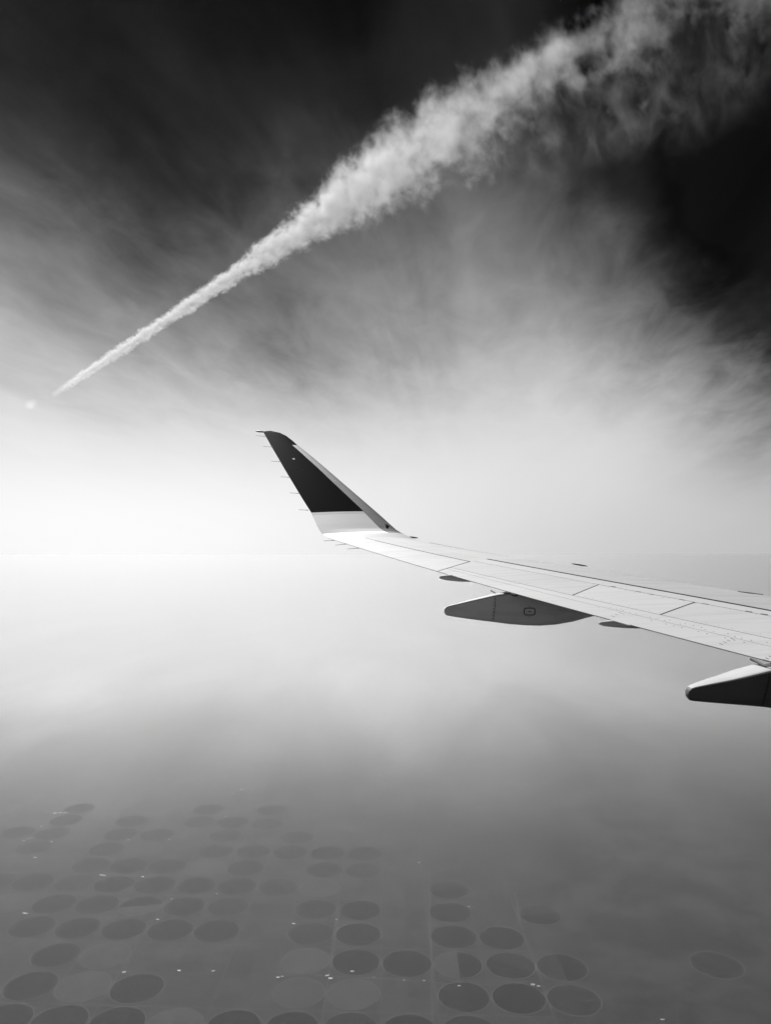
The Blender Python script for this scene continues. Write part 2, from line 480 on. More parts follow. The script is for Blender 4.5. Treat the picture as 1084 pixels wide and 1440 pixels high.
# ------------------------------------------------------------------ contrail
CH = 500.0
P1, P2 = at_z(76, 555, CH), at_z(620, 193, CH)
cdir = (P2 - P1).normalized()
KR1, KR2 = 0.033 * CH, 0.104 * CH
L12 = (P2 - P1).length
SL = (KR2 - KR1) / L12
CL = L12 * 1.4
crot = math.atan2(cdir.y, cdir.x)
def contrail_volume():
    mt = bpy.data.materials.new('contrail_ice_cloud'); mt.use_nodes = True
    g = N(mt.node_tree)
    P = g.node('ShaderNodeTexCoord').outputs['Object']
    x, y, z = g.xyz(P)
    t = g.m('DIVIDE', x, L12)
    Rr = g.m('MULTIPLY', g.m('ADD', g.m('ADD', 0.027, g.m('MULTIPLY', t, 0.017)), g.ramp(t, 0.66, 1.2, 0.0, 0.14)), CH)
    xl = g.m('DIVIDE', g.m('LOGARITHM', g.m('DIVIDE', g.m('ADD', KR1, g.m('MULTIPLY', x, SL)), KR1), math.e), SL)
    Rr = g.m('MULTIPLY', Rr, g.m('ADD', 0.62, g.m('MULTIPLY', g.noise(g.vec(xl, 3.1, 0.7), 0.85, 2.0, 0.5), 0.72)))
    age = g.ramp(t, 0.93, 1.10)
    y = g.m('SUBTRACT', y, g.m('MULTIPLY', g.m('POWER', g.m('DIVIDE', g.m('MAXIMUM', g.m('SUBTRACT', t, 0.95), 0.0), 0.18), 1.3), 0.20 * CH))
    qy, qz = g.m('DIVIDE', y, Rr), g.m('DIVIDE', z, Rr)
    Np = g.vec(xl, qy, qz)
    w = g.node('ShaderNodeVectorMath', operation='SUBTRACT')
    g.put(w.inputs[0], g.noise(Np, 1.1, 4.0, 0.6, color=True)); w.inputs[1].default_value = (0.5, 0.5, 0.5)
    wx, wy, wz = g.xyz(w.outputs[0])
    wamp = g.mix(age, 1.6, 2.7)
    qy2 = g.m('ADD', qy, g.m('MULTIPLY', wy, wamp))
    qz2 = g.m('ADD', qz, g.m('MULTIPLY', wz, wamp))
    # dense core, riding on the upper near side as the trail ages
    rr = g.m('SQRT', g.m('ADD', g.m('POWER', g.m('ADD', qy2, g.m('MULTIPLY', age, 0.25)), 2.0), g.m('POWER', g.m('SUBTRACT', qz2, g.m('MULTIPLY', age, 0.5)), 2.0)))
    n1 = g.noise(Np, 2.7, 8.0, 0.64, 0.4)
    crad = g.mix(age, 0.95, 0.44)
    core = g.m('ADD', g.m('SUBTRACT', 1.0, g.m('DIVIDE', rr, crad)), g.m('MULTIPLY', g.m('SUBTRACT', n1, 0.5), 2.7))
    core = g.m('MULTIPLY', g.ramp(core, 0.05, 1.0), g.mix(age, 1.0, 0.6))
    # thin curtains hanging below the aged part
    rv = g.m('SQRT', g.m('ADD', g.m('POWER', g.m('SUBTRACT', qy2, 0.15), 2.0), g.m('POWER', g.m('ADD', qz2, 0.35), 2.0)))
    nv = g.noise(g.vec(xl, g.m('MULTIPLY', qy, 0.8), g.m('MULTIPLY', qz, 0.7)), 2.6, 7.0, 0.62, 0.6)
    veil = g.m('MULTIPLY', g.ramp(nv, 0.48, 0.78), g.ramp(rv, 1.2, 0.4))
    veil = g.m('MULTIPLY', veil, g.ramp(t, 0.86, 1.04, 0.0, 0.24))
    dens = g.m('MAXIMUM', core, veil)
    dens = g.m('DIVIDE', g.m('MULTIPLY', dens, g.ramp(t, 0.0, 1.0, 0.85, 1.35)), Rr)
    dens = g.m('MULTIPLY', dens, g.ramp(t, 0.0, 0.24, 0.10, 1.0))
    qq = g.m('SQRT', g.m('ADD', g.m('POWER', qy, 2.0), g.m('POWER', qz, 2.0)))
    dens = g.m('MULTIPLY', dens, g.ramp(g.m('ADD', qq, g.m('MULTIPLY', g.m('SUBTRACT', nv, 0.5), 1.3)), 1.10, 0.72))
    dens = g.m('MULTIPLY', dens, g.ramp(t, 1.08, 1.24, 1.0, 0.3))
    pv = g.node('ShaderNodeVolumePrincipled')
    pv.inputs['Color'].default_value = (0.995, 0.995, 0.995, 1)
    pv.inputs['Anisotropy'].default_value = 0.16
    g.put(pv.inputs['Density'], dens)
    o = g.node('ShaderNodeOutputMaterial'); g.t.links.new(pv.outputs[0], o.inputs['Volume'])
    return mt
def tube(L, rfun, nseg, nring, bump, seed, down=1.0):
    rnd = random.Random(seed)
    v, f = [], []
    ph = [rnd.uniform(0, 6.28) for _ in range(8)]
    for i in range(nseg + 1):
        x = L * i / nseg
        R0 = rfun(x)
        for k in range(nring):
            a = 2 * math.pi * k / nring
            u = math.log(max(R0, 1e-3)) * 7
            b = 1 + bump * (math.sin(u * 2.1 + 2 * a + ph[0]) * 0.4 + math.sin(u * 4.7 + 3 * a + ph[1]) * 0.35 + math.sin(u * 8.9 - 4 * a + ph[2]) * 0.25)
            r = R0 * b * (down if math.sin(a) < 0 else 1.0)
            v.append((x, r * math.cos(a), r * math.sin(a)))
    for i in range(nseg):
        for k in range(nring):
            k2 = (k + 1) % nring
            f.append((i * nring + k, i * nring + k2, (i + 1) * nring + k2, (i + 1) * nring + k))
    f.append(tuple(range(nring))); f.append(tuple(nseg * nring + k for k in range(nring)))
    return v, f
M_trail = contrail_volume()
def trail_r(x):
    t = x / L12
    k = min(max((t - 0.66) / 0.54, 0.0), 1.0)
    return CH * (0.027 + 0.017 * t + 0.14 * k * k * (3 - 2 * k)) * 1.38
def trail_bend(x):
    return 0.20 * CH * (max(x / L12 - 0.95, 0.0) / 0.18) ** 1.3
v, f = tube(CL, trail_r, 150, 24, 0.08, 3, 1.15)
v = [(x, y + trail_bend(x), z) for x, y, z in v]
trail = mesh_obj('contrail', v, f, M_trail, loc=P1)
trail.rotation_euler = (0, 0, crot)
tag(trail, 'long white contrail widening into ragged puffs towards the upper right', 'contrail')

# detached scrap of the trail near its far end
mw = bpy.data.materials.new('thin_ice_cloud'); mw.use_nodes = True
g = N(mw.node_tree)
P = g.node('ShaderNodeTexCoord').outputs['Object']
x, y, z = g.xyz(P)
r2 = g.m('SQRT', g.m('ADD', g.m('POWER', g.m('DIVIDE', x, 80.0), 2.0), g.m('ADD', g.m('POWER', g.m('DIVIDE', y, 22.0), 2.0), g.m('POWER', g.m('DIVIDE', z, 13.0), 2.0))))
dn = g.m('MULTIPLY', g.ramp(g.m('ADD', g.m('SUBTRACT', 1.0, r2), g.m('MULTIPLY', g.m('SUBTRACT', g.noise(P, 0.03, 6.0, 0.62), 0.5), 2.2)), 0.0, 1.0), 0.0045)
pv = g.node('ShaderNodeVolumePrincipled'); pv.inputs['Color'].default_value = (0.995, 0.995, 0.995, 1); pv.inputs['Anisotropy'].default_value = 0.35
g.put(pv.inputs['Density'], dn)
o_ = g.node('ShaderNodeOutputMaterial'); g.t.links.new(pv.outputs[0], o_.inputs['Volume'])
v, f = [], []
NS, NR = 14, 16
for i in range(NS + 1):
    th = math.pi * i / NS
    for k in range(NR):
        a = 2 * math.pi * k / NR
        b = 1 + 0.1 * math.sin(3 * a + 2 * th)
        v.append((-84 * math.cos(th), 25 * b * math.sin(th) * math.cos(a), 15 * b * math.sin(th) * math.sin(a)))
for i in range(NS):
    for k in range(NR):
        f.append((i * NR + k, i * NR + (k + 1) % NR, (i + 1) * NR + (k + 1) % NR, (i + 1) * NR + k))
scrap = mesh_obj('contrail_wisp', v, f, mw, loc=at_z(44, 569, CH))
scrap.rotation_euler = (0, 0, crot)
tag(scrap, 'small faint detached wisp at the thin lower left end of the contrail', 'cloud wisp')

# ------------------------------------------------------------------ aircraft wing
import numpy as np
wing = bpy.data.objects.new('airliner_wing', None)
COL.objects.link(wing)
WING_O = Vector((1.2, 8.0, -0.3))
wing.location = WING_O
tag(wing, 'white airliner wing with dark upswept winglet reaching in from the right', 'airplane wing')

def dirt(scale_v, amount, base):
    def f(g, b):
        P = g.node('ShaderNodeTexCoord').outputs['Object']
        x, y, z = g.xyz(P)
        # grime is drawn out along the airflow
        n = g.noise(g.vec(g.m('MULTIPLY', x, 0.7), g.m('MULTIPLY', y, 6.0), g.m('MULTIPLY', z, 6.0)), scale_v, 6.0, 0.62, 0.2)
        n2 = g.noise(P, scale_v * 0.5, 4.0, 0.5)
        v = g.m('MULTIPLY', base, g.m('SUBTRACT', 1.0, g.m('MULTIPLY', g.ramp(n, 0.42, 0.8), amount)))
        v = g.m('MULTIPLY', v, g.m('ADD', 1.0 - amount * 0.5, g.m('MULTIPLY', n2, amount)))
        v = g.m('MULTIPLY', v, g.m('ADD', 0.955, g.m('MULTIPLY', g.node('ShaderNodeObjectInfo').outputs['Random'], 0.09)))
        g.put(b.inputs['Base Color'], g.vec(v, v, v))
        g.put(b.inputs['Roughness'], g.m('ADD', b.inputs['Roughness'].default_value - 0.08, g.m('MULTIPLY', n, 0.2)))
        bp = g.node('ShaderNodeBump'); bp.inputs['Strength'].default_value = 0.05; bp.inputs['Distance'].default_value = 0.01
        g.put(bp.inputs['Height'], g.noise(P, 3.0, 2.0, 0.5)); g.put(b.inputs['Normal'], bp.outputs[0])
    return f
M_wing = mat('light_grey_wing_paint', 0.36, 0.6, spec=0.2, build=dirt(1.6, 0.18, 0.40))
M_white = mat('white_winglet_paint', 0.8, 0.45, build=dirt(1.6, 0.10, 0.82))
M_slat = mat('bare_slat_metal', 0.45, 0.55, metal=0.15, spec=0.25, build=dirt(1.2, 0.20, 0.34))
M_core = mat('dark_sealant', 0.06, 0.8)
M_under = mat('grey_underside_paint', 0.3, 0.5, build=dirt(1.6, 0.14, 0.30))
M_fair = mat('fairing_paint', 0.5, 0.5, spec=0.3, build=dirt(2.5, 0.2, 0.78))
M_hinge = mat('hinge_fairing_paint', 0.35, 0.6, spec=0.2, build=dirt(2.5, 0.2, 0.65))
M_dark = mat('dark_winglet_paint', 0.012, 0.16, spec=0.12)
M_strip = mat('worn_leading_edge_metal', 0.35, 0.5, metal=0.5, spec=0.3, build=dirt(3.5, 0.5, 0.075))
M_lens = mat('dark_lens', 0.07, 0.3)
M_mark = mat('black_marking', 0.012, 0.6)
M_wick = mat('static_wick_grey', 0.25, 0.6)
M_pale = mat('pale_marking', 0.6, 0.5)
M_rivet = mat('rivet_grey', 0.2, 0.6)

# planform: straight edges X(Y); heights are read along the edges and smoothed
A_TE, B_TE, A_LE, B_LE = 4.02, 0.37, 7.45, 0.51
def on_edge(px, py, A, B):
    d = ray(px, py); s = d.x / d.y
    Y = A / (s + B)
    return Y, d.z / d.y * Y
TE_PX = [(1300, 986), (1200, 961), (1084, 931), (1058, 924.6), (1003, 910.7), (905, 884), (824, 861.5), (760, 845), (697, 828), (614, 803), (555, 785.5), (505, 771), (469, 759)]
LE_PX = [(1300, 865), (1200, 850), (1084, 832.3), (1028, 824.4), (940, 811.5), (860, 801), (801.5, 792.5), (727, 782.3), (684, 774.3), (640, 766.5), (600, 760), (572, 754)]
te = np.array([on_edge(x, y, A_TE, B_TE) for x, y in TE_PX]); le = np.array([on_edge(x, y, A_LE, B_LE) for x, y in LE_PX])
pte = np.polyfit(te[:, 0], te[:, 1], 3); ple = np.polyfit(le[:, 0], le[:, 1], 3)
LE_DROP = 0.040
def yt(c, t):
    x = min(max(1.0 - c, 0.0), 1.0)
    return 5 * t * (0.2969 * math.sqrt(x) - 0.1260 * x - 0.3516 * x * x + 0.2843 * x ** 3 - 0.1036 * x ** 4)
def edges(Y):
    T = Vector((A_TE - B_TE * Y, Y, float(np.polyval(pte, Y))))
    Lz = float(np.polyval(ple, Y))
    Lp = Vector((A_LE - B_LE * Y, Y, Lz))
    Lp.z -= LE_DROP * (Lp.x - T.x)
    return T, Lp
T_UP, T_LO = 0.085, 0.10
TE_TH = 0.007
def wing_n(Y):
    dz = float(np.polyval(np.polyder(pte), Y))
    return Vector((0, -dz, 1)).normalized()
def S(Y, c, h=0.0, low=False):
    T, Lp = edges(Y)
    n = wing_n(Y)
    ch = (Lp - T).length
    if low:
        return T.lerp(Lp, c) - n * (yt(c, T_LO) * ch + TE_TH / 2 + h)
    return T.lerp(Lp, c) + n * (yt(c, T_UP) * ch + TE_TH / 2 + h)
def proj(p):
    cp, sp = math.cos(PITCH), math.sin(PITCH)
    dpt = p.y * cp + p.z * sp; up = -p.y * sp + p.z * cp
    return PW / 2 + F * p.x / dpt, PH / 2 - F * up / dpt
def inv(px, py):
    """surface parameters (Y, c) of a point of the upper skin seen at px, py"""
    best = None
    for i in range(60):
        for j in range(31):
            Y = 3.0 + 11.0 * i / 59; c = j / 30 * 0.98
            q = proj(S(Y, c)); e = (q[0] - px) ** 2 + (q[1] - py) ** 2
            if best is None or e < best[0]: best = (e, Y, c)
    _, Y, c = best
    for _ in range(25):
        q = proj(S(Y, c)); r0, r1 = px - q[0], py - q[1]
        h = 1e-4
        qy = proj(S(Y + h, c)); qc = proj(S(Y, c + h if c < 0.97 else c - h)); sg = 1 if c < 0.97 else -1
        a, b_ = (qy[0] - q[0]) / h, sg * (qc[0] - q[0]) / h
        c_, d_ = (qy[1] - q[1]) / h, sg * (qc[1] - q[1]) / h
        det = a * d_ - b_ * c_
        if abs(det) < 1e-6: break
        Y += max(-0.4, min(0.4, (d_ * r0 - b_ * r1) / det)); c += max(-0.08, min(0.08, (-c_ * r0 + a * r1) / det))
        c = min(max(c, 0.0), 0.985)
    return Y, c
def cline(pts):
    q = [inv(*p) for p in pts]
    Ys = np.array([a for a, _ in q]); Cs = np.array([b for _, b in q])
    k = np.polyfit(Ys, Cs, 1)
    lo, hi = float(Cs.min()), float(Cs.max())
    return lambda Y: min(max(float(np.polyval(k, Y)), lo - 0.03), hi + 0.03)
c_slat = cline([(690, 787), (760, 800), (860, 819), (970, 838), (1080, 858)])
c_hinge = cline([(843, 822), (898, 832), (969, 847), (1052, 860), (1084, 866)])
c_A = cline([(650, 801), (738, 822.5), (824, 843), (930, 864.5), (1084, 897)])
c_B = cline([(650, 805.5), (738, 826.5), (824, 848), (930, 873), (1084, 909.5)])
c_ail = cline([(505, 755), (560, 766.5), (610, 778.5), (655, 789.5)])
zero, one = (lambda Y: 0.0), (lambda Y: 1.0)
PANEL = 0.011

def patch(name, a0, a1, b0, b1, lo, hi, m=None, label=None, gap=(0.008, 0.008, 0.008, 0.008), lift=0.0, nu=None, nv=10, parent=None, rim=1):
    """a slab of skin: inboard end runs from Y=a0 at its aft edge to Y=a1 at its forward edge, outboard end b0..b1; gap = inboard, outboard, aft, forward"""
    nu = nu or max(6, int(abs(b0 - a0) * 5))
    up, dn = [], []
    for i in range(nu + 1):
        for j in range(nv + 1):
            t = j / nv; s = i / nu
            t2 = t if hi is not one else 1 - (1 - t) ** 1.8        # finer towards the nose
            Y = (a0 + (a1 - a0) * t2) * (1 - s) + (b0 + (b1 - b0) * t2) * s
            sgn = 1 if b0 > a0 else -1
            Y += sgn * (gap[0] * (1 - s) - gap[1] * s)
            T, Lp = edges(Y); ch = (Lp - T).length
            c0 = lo(Y) + (gap[2] / ch if lo is not zero else 0.0); c1 = hi(Y) - (gap[3] / ch if hi is not one else 0.0)
            c = c0 + (c1 - c0) * t2
            up.append(S(Y, c, lift)); dn.append(S(Y, c, lift - PANEL if c > 0.004 else lift - PANEL * 0.6))
    v = up + dn; K = len(up); f = []
    W = nv + 1
    for i in range(nu):
        for j in range(nv):
            a = i * W + j
            f.append((a, a + 1, a + W + 1, a + W)); f.append((K + a, K + a + W, K + a + W + 1, K + a + 1))
    for i in range(nu):
        for j in (0, nv):
            a = i * W + j; f.append((a, a + W, K + a + W, K + a))
    for j in range(nv):
        for i in (0, nu):
            a = i * W + j; f.append((a, K + a, K + a + 1, a + 1))
    o = mesh_obj(name, [p - WING_O for p in v], f, m or M_wing, parent or wing)
    me = o.data
    me.shade_smooth()
    me.set_sharp_from_angle(angle=math.radians(40))
    if label: o['label'] = label
    return o

Y_IN = 1.6
Yah0, _ = inv(614, 803.5); Yah1, _ = inv(657, 790)          # inboard end of the aileron
Ysl0, _ = inv(686, 786); Ysl1, _ = inv(728, 783.5)           # outboard end of the slat
Y_TIP = 13.40
# dark core that shows in the joints
def ring_mesh(name, stations, m, parent, smooth=True, sharp=50):
    """stations: list of closed rings with the same number of points"""
    n = len(stations[0]); v = [p - WING_O for r in stations for p in r]; f = []
    for i in range(len(stations) - 1):
        for k in range(n):
            a, b_ = i * n + k, i * n + (k + 1) % n
            f.append((a, b_, b_ + n, a + n))
    f.append(tuple(range(n))); f.append(tuple((len(stations) - 1) * n + k for k in range(n)))
    o = mesh_obj(name, v, f, m, parent)
    if smooth:
        o.data.shade_smooth(); o.data.set_sharp_from_angle(angle=math.radians(sharp))
    return o
def core_ring(Y):
    cs = [1 - (1 - k / 16) ** 1.7 for k in range(17)]
    cs = [max(c, 0.012) for c in cs]
    return [S(Y, min(c, 0.992), -PANEL - 0.001) for c in cs] + [S(Y, min(c, 0.992), -PANEL - 0.001, True) for c in reversed(cs)]
ring_mesh('wing_core', [core_ring(Y_IN + 0.02 + (Y_TIP - Y_IN - 0.04) * i / 40) for i in range(41)], M_core, wing)
# underside
def under_patch(name, ya, yb, m):
    nu, nv = 40, 16
    up, dn = [], []
    for i in range(nu + 1):
        Y = ya + (yb - ya) * i / nu
        for j in range(nv + 1):
            c = 0.003 + 0.997 * (1 - (1 - j / nv) ** 1.8)
            up.append(S(Y, c, 0.0, True)); dn.append(S(Y, c, -PANEL if c > 0.02 else -PANEL * 0.2, True))
    v = up + dn; K = len(up); W = nv + 1; f = []
    for i in range(nu):
        for j in range(nv):
            a = i * W + j
            f.append((a, a + 1, a + W + 1, a + W)); f.append((K + a, K + a + W, K + a + W + 1, K + a + 1))
    for i in range(nu):
        for j in (0, nv):
            a = i * W + j; f.append((a, a + W, K + a + W, K + a))
    for j in range(nv):
        for i in (0, nu):
            a = i * W + j; f.append((a, K + a, K + a + 1, a + 1))
    o = mesh_obj(name, [p - WING_O for p in v], f, m, wing)
    o.data.shade_smooth(); o.data.set_sharp_from_angle(angle=math.radians(40))
under_patch('underside_skin', Y_IN, Y_TIP, M_under)

G_ = 0.007
cYa = c_ail(Yah1)
def y_end(c):
    return Yah0 + (Yah1 - Yah0) * c / cYa
yB, yA, yH = y_end(c_B(9.3)), y_end(c_A(9.4)), y_end(c_hinge(9.9))
patch('slat', Y_IN, Y_IN, Ysl0, Ysl1, c_slat, one, M_slat, gap=(0, 0.012, 0.016, 0), lift=0.004, nv=14)
patch('outer_wing_skin', Yah1, Ysl0, Y_TIP, Y_TIP, c_ail, c_slat, gap=(0.002, 0.0, 0.013, 0.0005), nv=10)
patch('outer_leading_edge', Ysl0, Ysl1, Y_TIP, Y_TIP, c_slat, one, M_wing, gap=(0.012, 0.0, 0.0005, 0), nv=14)
patch('aileron', Yah0, Yah1, 13.05, 12.95, zero, c_ail, gap=(0.014, 0.001, 0, 0.013), nv=10)
patch('tip_skin', 13.05, 12.95, Y_TIP, Y_TIP, zero, c_ail, gap=(0.001, 0, 0, 0.001), nv=10)
patch('wing_box_skin', Y_IN, Y_IN, yH, Ysl0, c_hinge, c_slat, gap=(0, 0.002, 0.006, 0.016), nv=5)
patch('leading_edge_strip', Y_IN, Y_IN, Y_TIP - 0.4, Y_TIP - 0.4, lambda Y: 0.962, one, M_strip, gap=(0, 0, 0, 0), lift=0.0065, nv=8, label='thin bare metal strip along the wing nose')
sp = [inv(805, 837)[0], inv(843, 822)[0], inv(933, 864)[0], inv(972, 847)[0]]
s1a, s1b = sp[2] - 1.24, sp[3] - 1.28
patch('spoiler', sp[2], sp[3], sp[0], sp[1], c_A, c_hinge, gap=(0.010, 0.010, 0.0025, 0.006))
patch('spoiler', s1a, s1b, sp[2], sp[3], c_A, c_hinge, gap=(0.010, 0.010, 0.0025, 0.006))
patch('spoiler', Y_IN, Y_IN, s1a, s1b, c_A, c_hinge, gap=(0.0, 0.010, 0.0025, 0.006))
patch('fixed_skin', sp[0], sp[1], yA, yH, c_A, c_hinge, gap=(0.010, 0.004, 0.0025, 0.003))
patch('flap_shroud', Y_IN, Y_IN, yB, yA, c_B, c_A, gap=(0, 0.006, 0.0025, 0.0025), nv=3, lift=-0.001)
patch('flap', Y_IN, Y_IN, Yah0, yB, zero, c_B, gap=(0, 0.006, 0, 0.0025), nv=8, lift=-0.001)

# ---- winglet: sections between an aft and a forward point, thick across n
def wsec(te_px, le_px, Yt, Yl, n, t):
    return at_y(te_px[0], te_px[1], Yt), at_y(le_px[0], le_px[1], Yl), Vector(n).normalized(), t
Tt, Lt = edges(Y_TIP)
def wrow(te_px, le_px, n):
    """a level section of the canted winglet: it leans outboard by CANT per metre of height"""
    d = ray(te_px[0], te_px[1]); Z0, Y0 = 0.42, 13.95
    Y = (Y0 - CANT * Z0) / (1 - CANT * d.z / d.y)
    d2 = ray(le_px[0], le_px[1]); Y2 = (Y0 - CANT * Z0) / (1 - CANT * d2.z / d2.y)
    return at_y(te_px[0], te_px[1], Y), at_y(le_px[0], le_px[1], Y2), Vector(n).normalized(), 0.0
CANT = 1.3
NW = (0, -1.0, CANT)
W_ST = [
    (Tt, Lt, wing_n(Y_TIP), 0.0),
    wsec((461, 756), (569, 752.5), 13.68, 13.72, (0, -0.22, 1), 0.0),
    wrow((454.5, 752), (565, 750.5), (0, -0.42, 1)),
    wrow((449.5, 745.5), (557, 745.3), (0, -0.62, 1)),
    wrow((445, 737), (548, 737.3), NW),
    wrow((441.5, 729), (538.5, 728.5), NW),
    wrow((437.8, 721), (529.5, 720.6), NW),
    wrow((424.5, 700), (505.8, 700), NW),
    wrow((412.5, 680), (482.5, 680), NW),
    wrow((400.5, 660), (459.5, 660), NW),
    wrow((389, 640), (435.8, 640), NW),
    wrow((381, 626.5), (418.8, 626.5), NW),
    wrow((377.5, 620), (411.0, 619.5), NW),
    wrow((374, 614), (402.5, 613), NW),
    wrow((371.8, 610), (393.5, 608.7), NW),
    wrow((370.3, 607), (381, 606), NW),
]
def wl_y(px, py):
    d = ray(px, py); return (13.95 - CANT * 0.42) / (1 - CANT * d.z / d.y)
WP = []      # station parameter: photo row measured on the aft edge
def wst(u):
    i = min(int(u), len(W_ST) - 2); f_ = u - i
    a, b_ = W_ST[i], W_ST[i + 1]
    return a[0].lerp(b_[0], f_), a[1].lerp(b_[1], f_), a[2].lerp(b_[2], f_).normalized()
def SW(u, c, h=0.0, low=False):
    T, Lp, n = wst(u)
    ch = (Lp - T).length
    k = min(1.0, u / 3.0)
    tu, tl = T_UP * (1 - k) + 0.040 * k, T_LO * (1 - k) + 0.045 * k
    if low:
        return T.lerp(Lp, c) - n * (yt(c, tl) * ch + TE_TH / 2 + h)
    return T.lerp(Lp, c) + n * (yt(c, tu) * ch + TE_TH / 2 + h)
def wl_part(name, u0, u1, c0f, c1f, m, label=None, lift=0.0, nu=24, nc=14, gap=0.0):
    rings_ = []
    for i in range(nu + 1):
        u = u0 + (u1 - u0) * i / nu
        c0, c1 = c0f(u), c1f(u)
        cs = [c0 + (c1 - c0) * (1 - (1 - k / nc) ** 1.8) for k in range(nc + 1)]
        r = [SW(u, c, lift) for c in cs]
        lowc = list(reversed(cs))
        if c1 >= 0.9999: lowc = lowc[1:]
        r += [SW(u, c, lift, True) for c in lowc]
        rings_.append(r)
    o = ring_mesh(name, rings_, m, wing, True, 45)
    if label: o['label'] = label
    return o
c_strip = lambda u: 0.80 if u < 9.5 else 0.79
zerou, oneu = (lambda u: 0.0), (lambda u: 1.0)
# lower white part blends out of the wing; strip of bare metal along its nose begins at u=1.2
wl_part('winglet_blend', 0.0, 1.15, zerou, oneu, M_wing, nu=12)
wl_part('winglet_root', 1.155, 5.55, zerou, lambda u: c_strip(u) - 0.004, M_white, 'white lower winglet skin under the dark paint', nu=24)
wl_part('pale_stripe', 5.56, 5.99, zerou, lambda u: c_strip(u) - 0.004, M_fair, 'light grey band along the edge of the dark paint', nu=4)
wl_part('winglet_skin', 6.0, 11.0, zerou, lambda u: c_strip(u) - 0.006, M_dark, 'dark painted inner face of the winglet', nu=30)
wl_part('winglet_tip', 11.002, 15.0, zerou, oneu, M_dark, 'dark rounded tip of the winglet', nu=24)
wl_part('leading_edge_strip', 1.16, 3.4, lambda u: c_strip(u) + 0.002, oneu, M_strip, 'bare metal nose strip at the winglet foot', nu=12, nc=8, lift=0.002)
wl_part('leading_edge_strip', 3.42, 5.5, lambda u: c_strip(u) + 0.002, oneu, M_strip, 'bare metal nose strip beside the pale band', nu=12, nc=8, lift=0.002)
wl_part('leading_edge_strip', 5.52, 10.995, lambda u: c_strip(u) + 0.002, oneu, M_strip, 'long bare metal nose strip on the dark winglet', nu=24, nc=8, lift=0.002)

def spindle(name, p, q, r, m, flat=1.0, label=None, n=8, k=10, up=Vector((0, 0, 1))):
    ax = (q - p); L = ax.length; ax.normalize()
    sd = ax.cross(up).normalized(); uu = sd.cross(ax).normalized()
    rings_ = []
    for i in range(n + 1):
        t = i / n; rr = r * math.sqrt(max(0.02, 1 - (2 * t - 1) ** 2))
        rings_.append([p + ax * (L * t) + sd * (rr * math.cos(2 * math.pi * j / k)) + uu * (rr * flat * math.sin(2 * math.pi * j / k)) for j in range(k)])
    o = ring_mesh(name, rings_, m, wing, True, 60)
    if label: o['label'] = label
    return o
spindle('position_light', at_y(359.5, 606.3, wl_y(371, 607)), at_y(373, 607.5, wl_y(371, 607)), 0.024, M_pale, 0.9, 'small pale lamp fairing at the winglet tip')
spindle('position_light', at_y(541, 737, wl_y(546, 740) - 0.02), at_y(551, 742.5, wl_y(546, 740) - 0.02), 0.015, M_lens, 1.0, 'dark lens on the winglet nose')
for (xa, ya, xb, yb, r) in [(574, 754.8, 588, 756.6, 0.02), (803, 792.6, 826, 796.3, 0.014)]:
    Ym = on_edge((xa + xb) / 2, (ya + yb) / 2, A_LE, B_LE)[0]
    spindle('vortex_bump', at_y(xa, ya, Ym - 0.03), at_y(xb, yb, Ym - 0.03), r, M_lens, 0.7)
# oval inspection light set into the slat
Yc, cc = inv(1040, 829.5)
o = patch('inspection_light', Yc - 0.05, Yc - 0.05, Yc + 0.05, Yc + 0.05, lambda Y: cc - 0.03, lambda Y: cc + 0.03, M_lens, lift=0.010, gap=(0, 0, 0, 0), nu=4, nv=4)
# white emblem speck on the dark paint
e0 = 10.2
q = [SW(9.63, 0.385, 0.003), SW(9.63, 0.42, 0.003), SW(9.72, 0.445, 0.003), SW(9.71, 0.365, 0.003)]
q2 = [p - wst(9.5)[2] * 0.006 for p in q]
mesh_obj('emblem', [p - WING_O for p in q + q2], [(0, 1, 2, 3), (4, 5, 6, 7), (0, 1, 5, 4), (1, 2, 6, 5), (2, 3, 7, 6), (3, 0, 4, 7)], M_wick, wing)

# static wicks
def wick(a, b_):
    ax = (b_ - a); L = ax.length
    sd = ax.cross(Vector((0, 1, 0.1))).normalized(); uu = sd.cross(ax).normalized()
    rr = [0.006, 0.006, 0.0042, 0.0036]; tt = [0, 0.25, 0.3, 1]
    ring_mesh('static_wick', [[a + ax * t + sd * (r * math.cos(j * math.pi / 3)) + uu * (r * math.sin(j * math.pi / 3)) for j in range(6)] for r, t in zip(rr, tt)], M_wick, wing)
for (x, y, u) in [(372.5, 613.5, 14.86), (383, 628.5, 14.78), (394, 649.3, 14.67), (407.5, 671.2, 14.56), (420, 693.8, 14.45), (433, 717.5, 14.33)]:
    u = wl_y(x, y)
    wick(at_y(x + 1, y, u), at_y(x - 12.5, y - 0.8, u - 0.02))
for (x, y, x2, y2) in [(469.5, 759.7, 455, 760.6), (487, 764.8, 471.5, 766.6), (504.5, 770.6, 488.5, 772)]:
    Y = on_edge(x, y, A_TE, B_TE)[0]
    wick(at_y(x + 1, y, Y), at_y(x2, y2, Y))

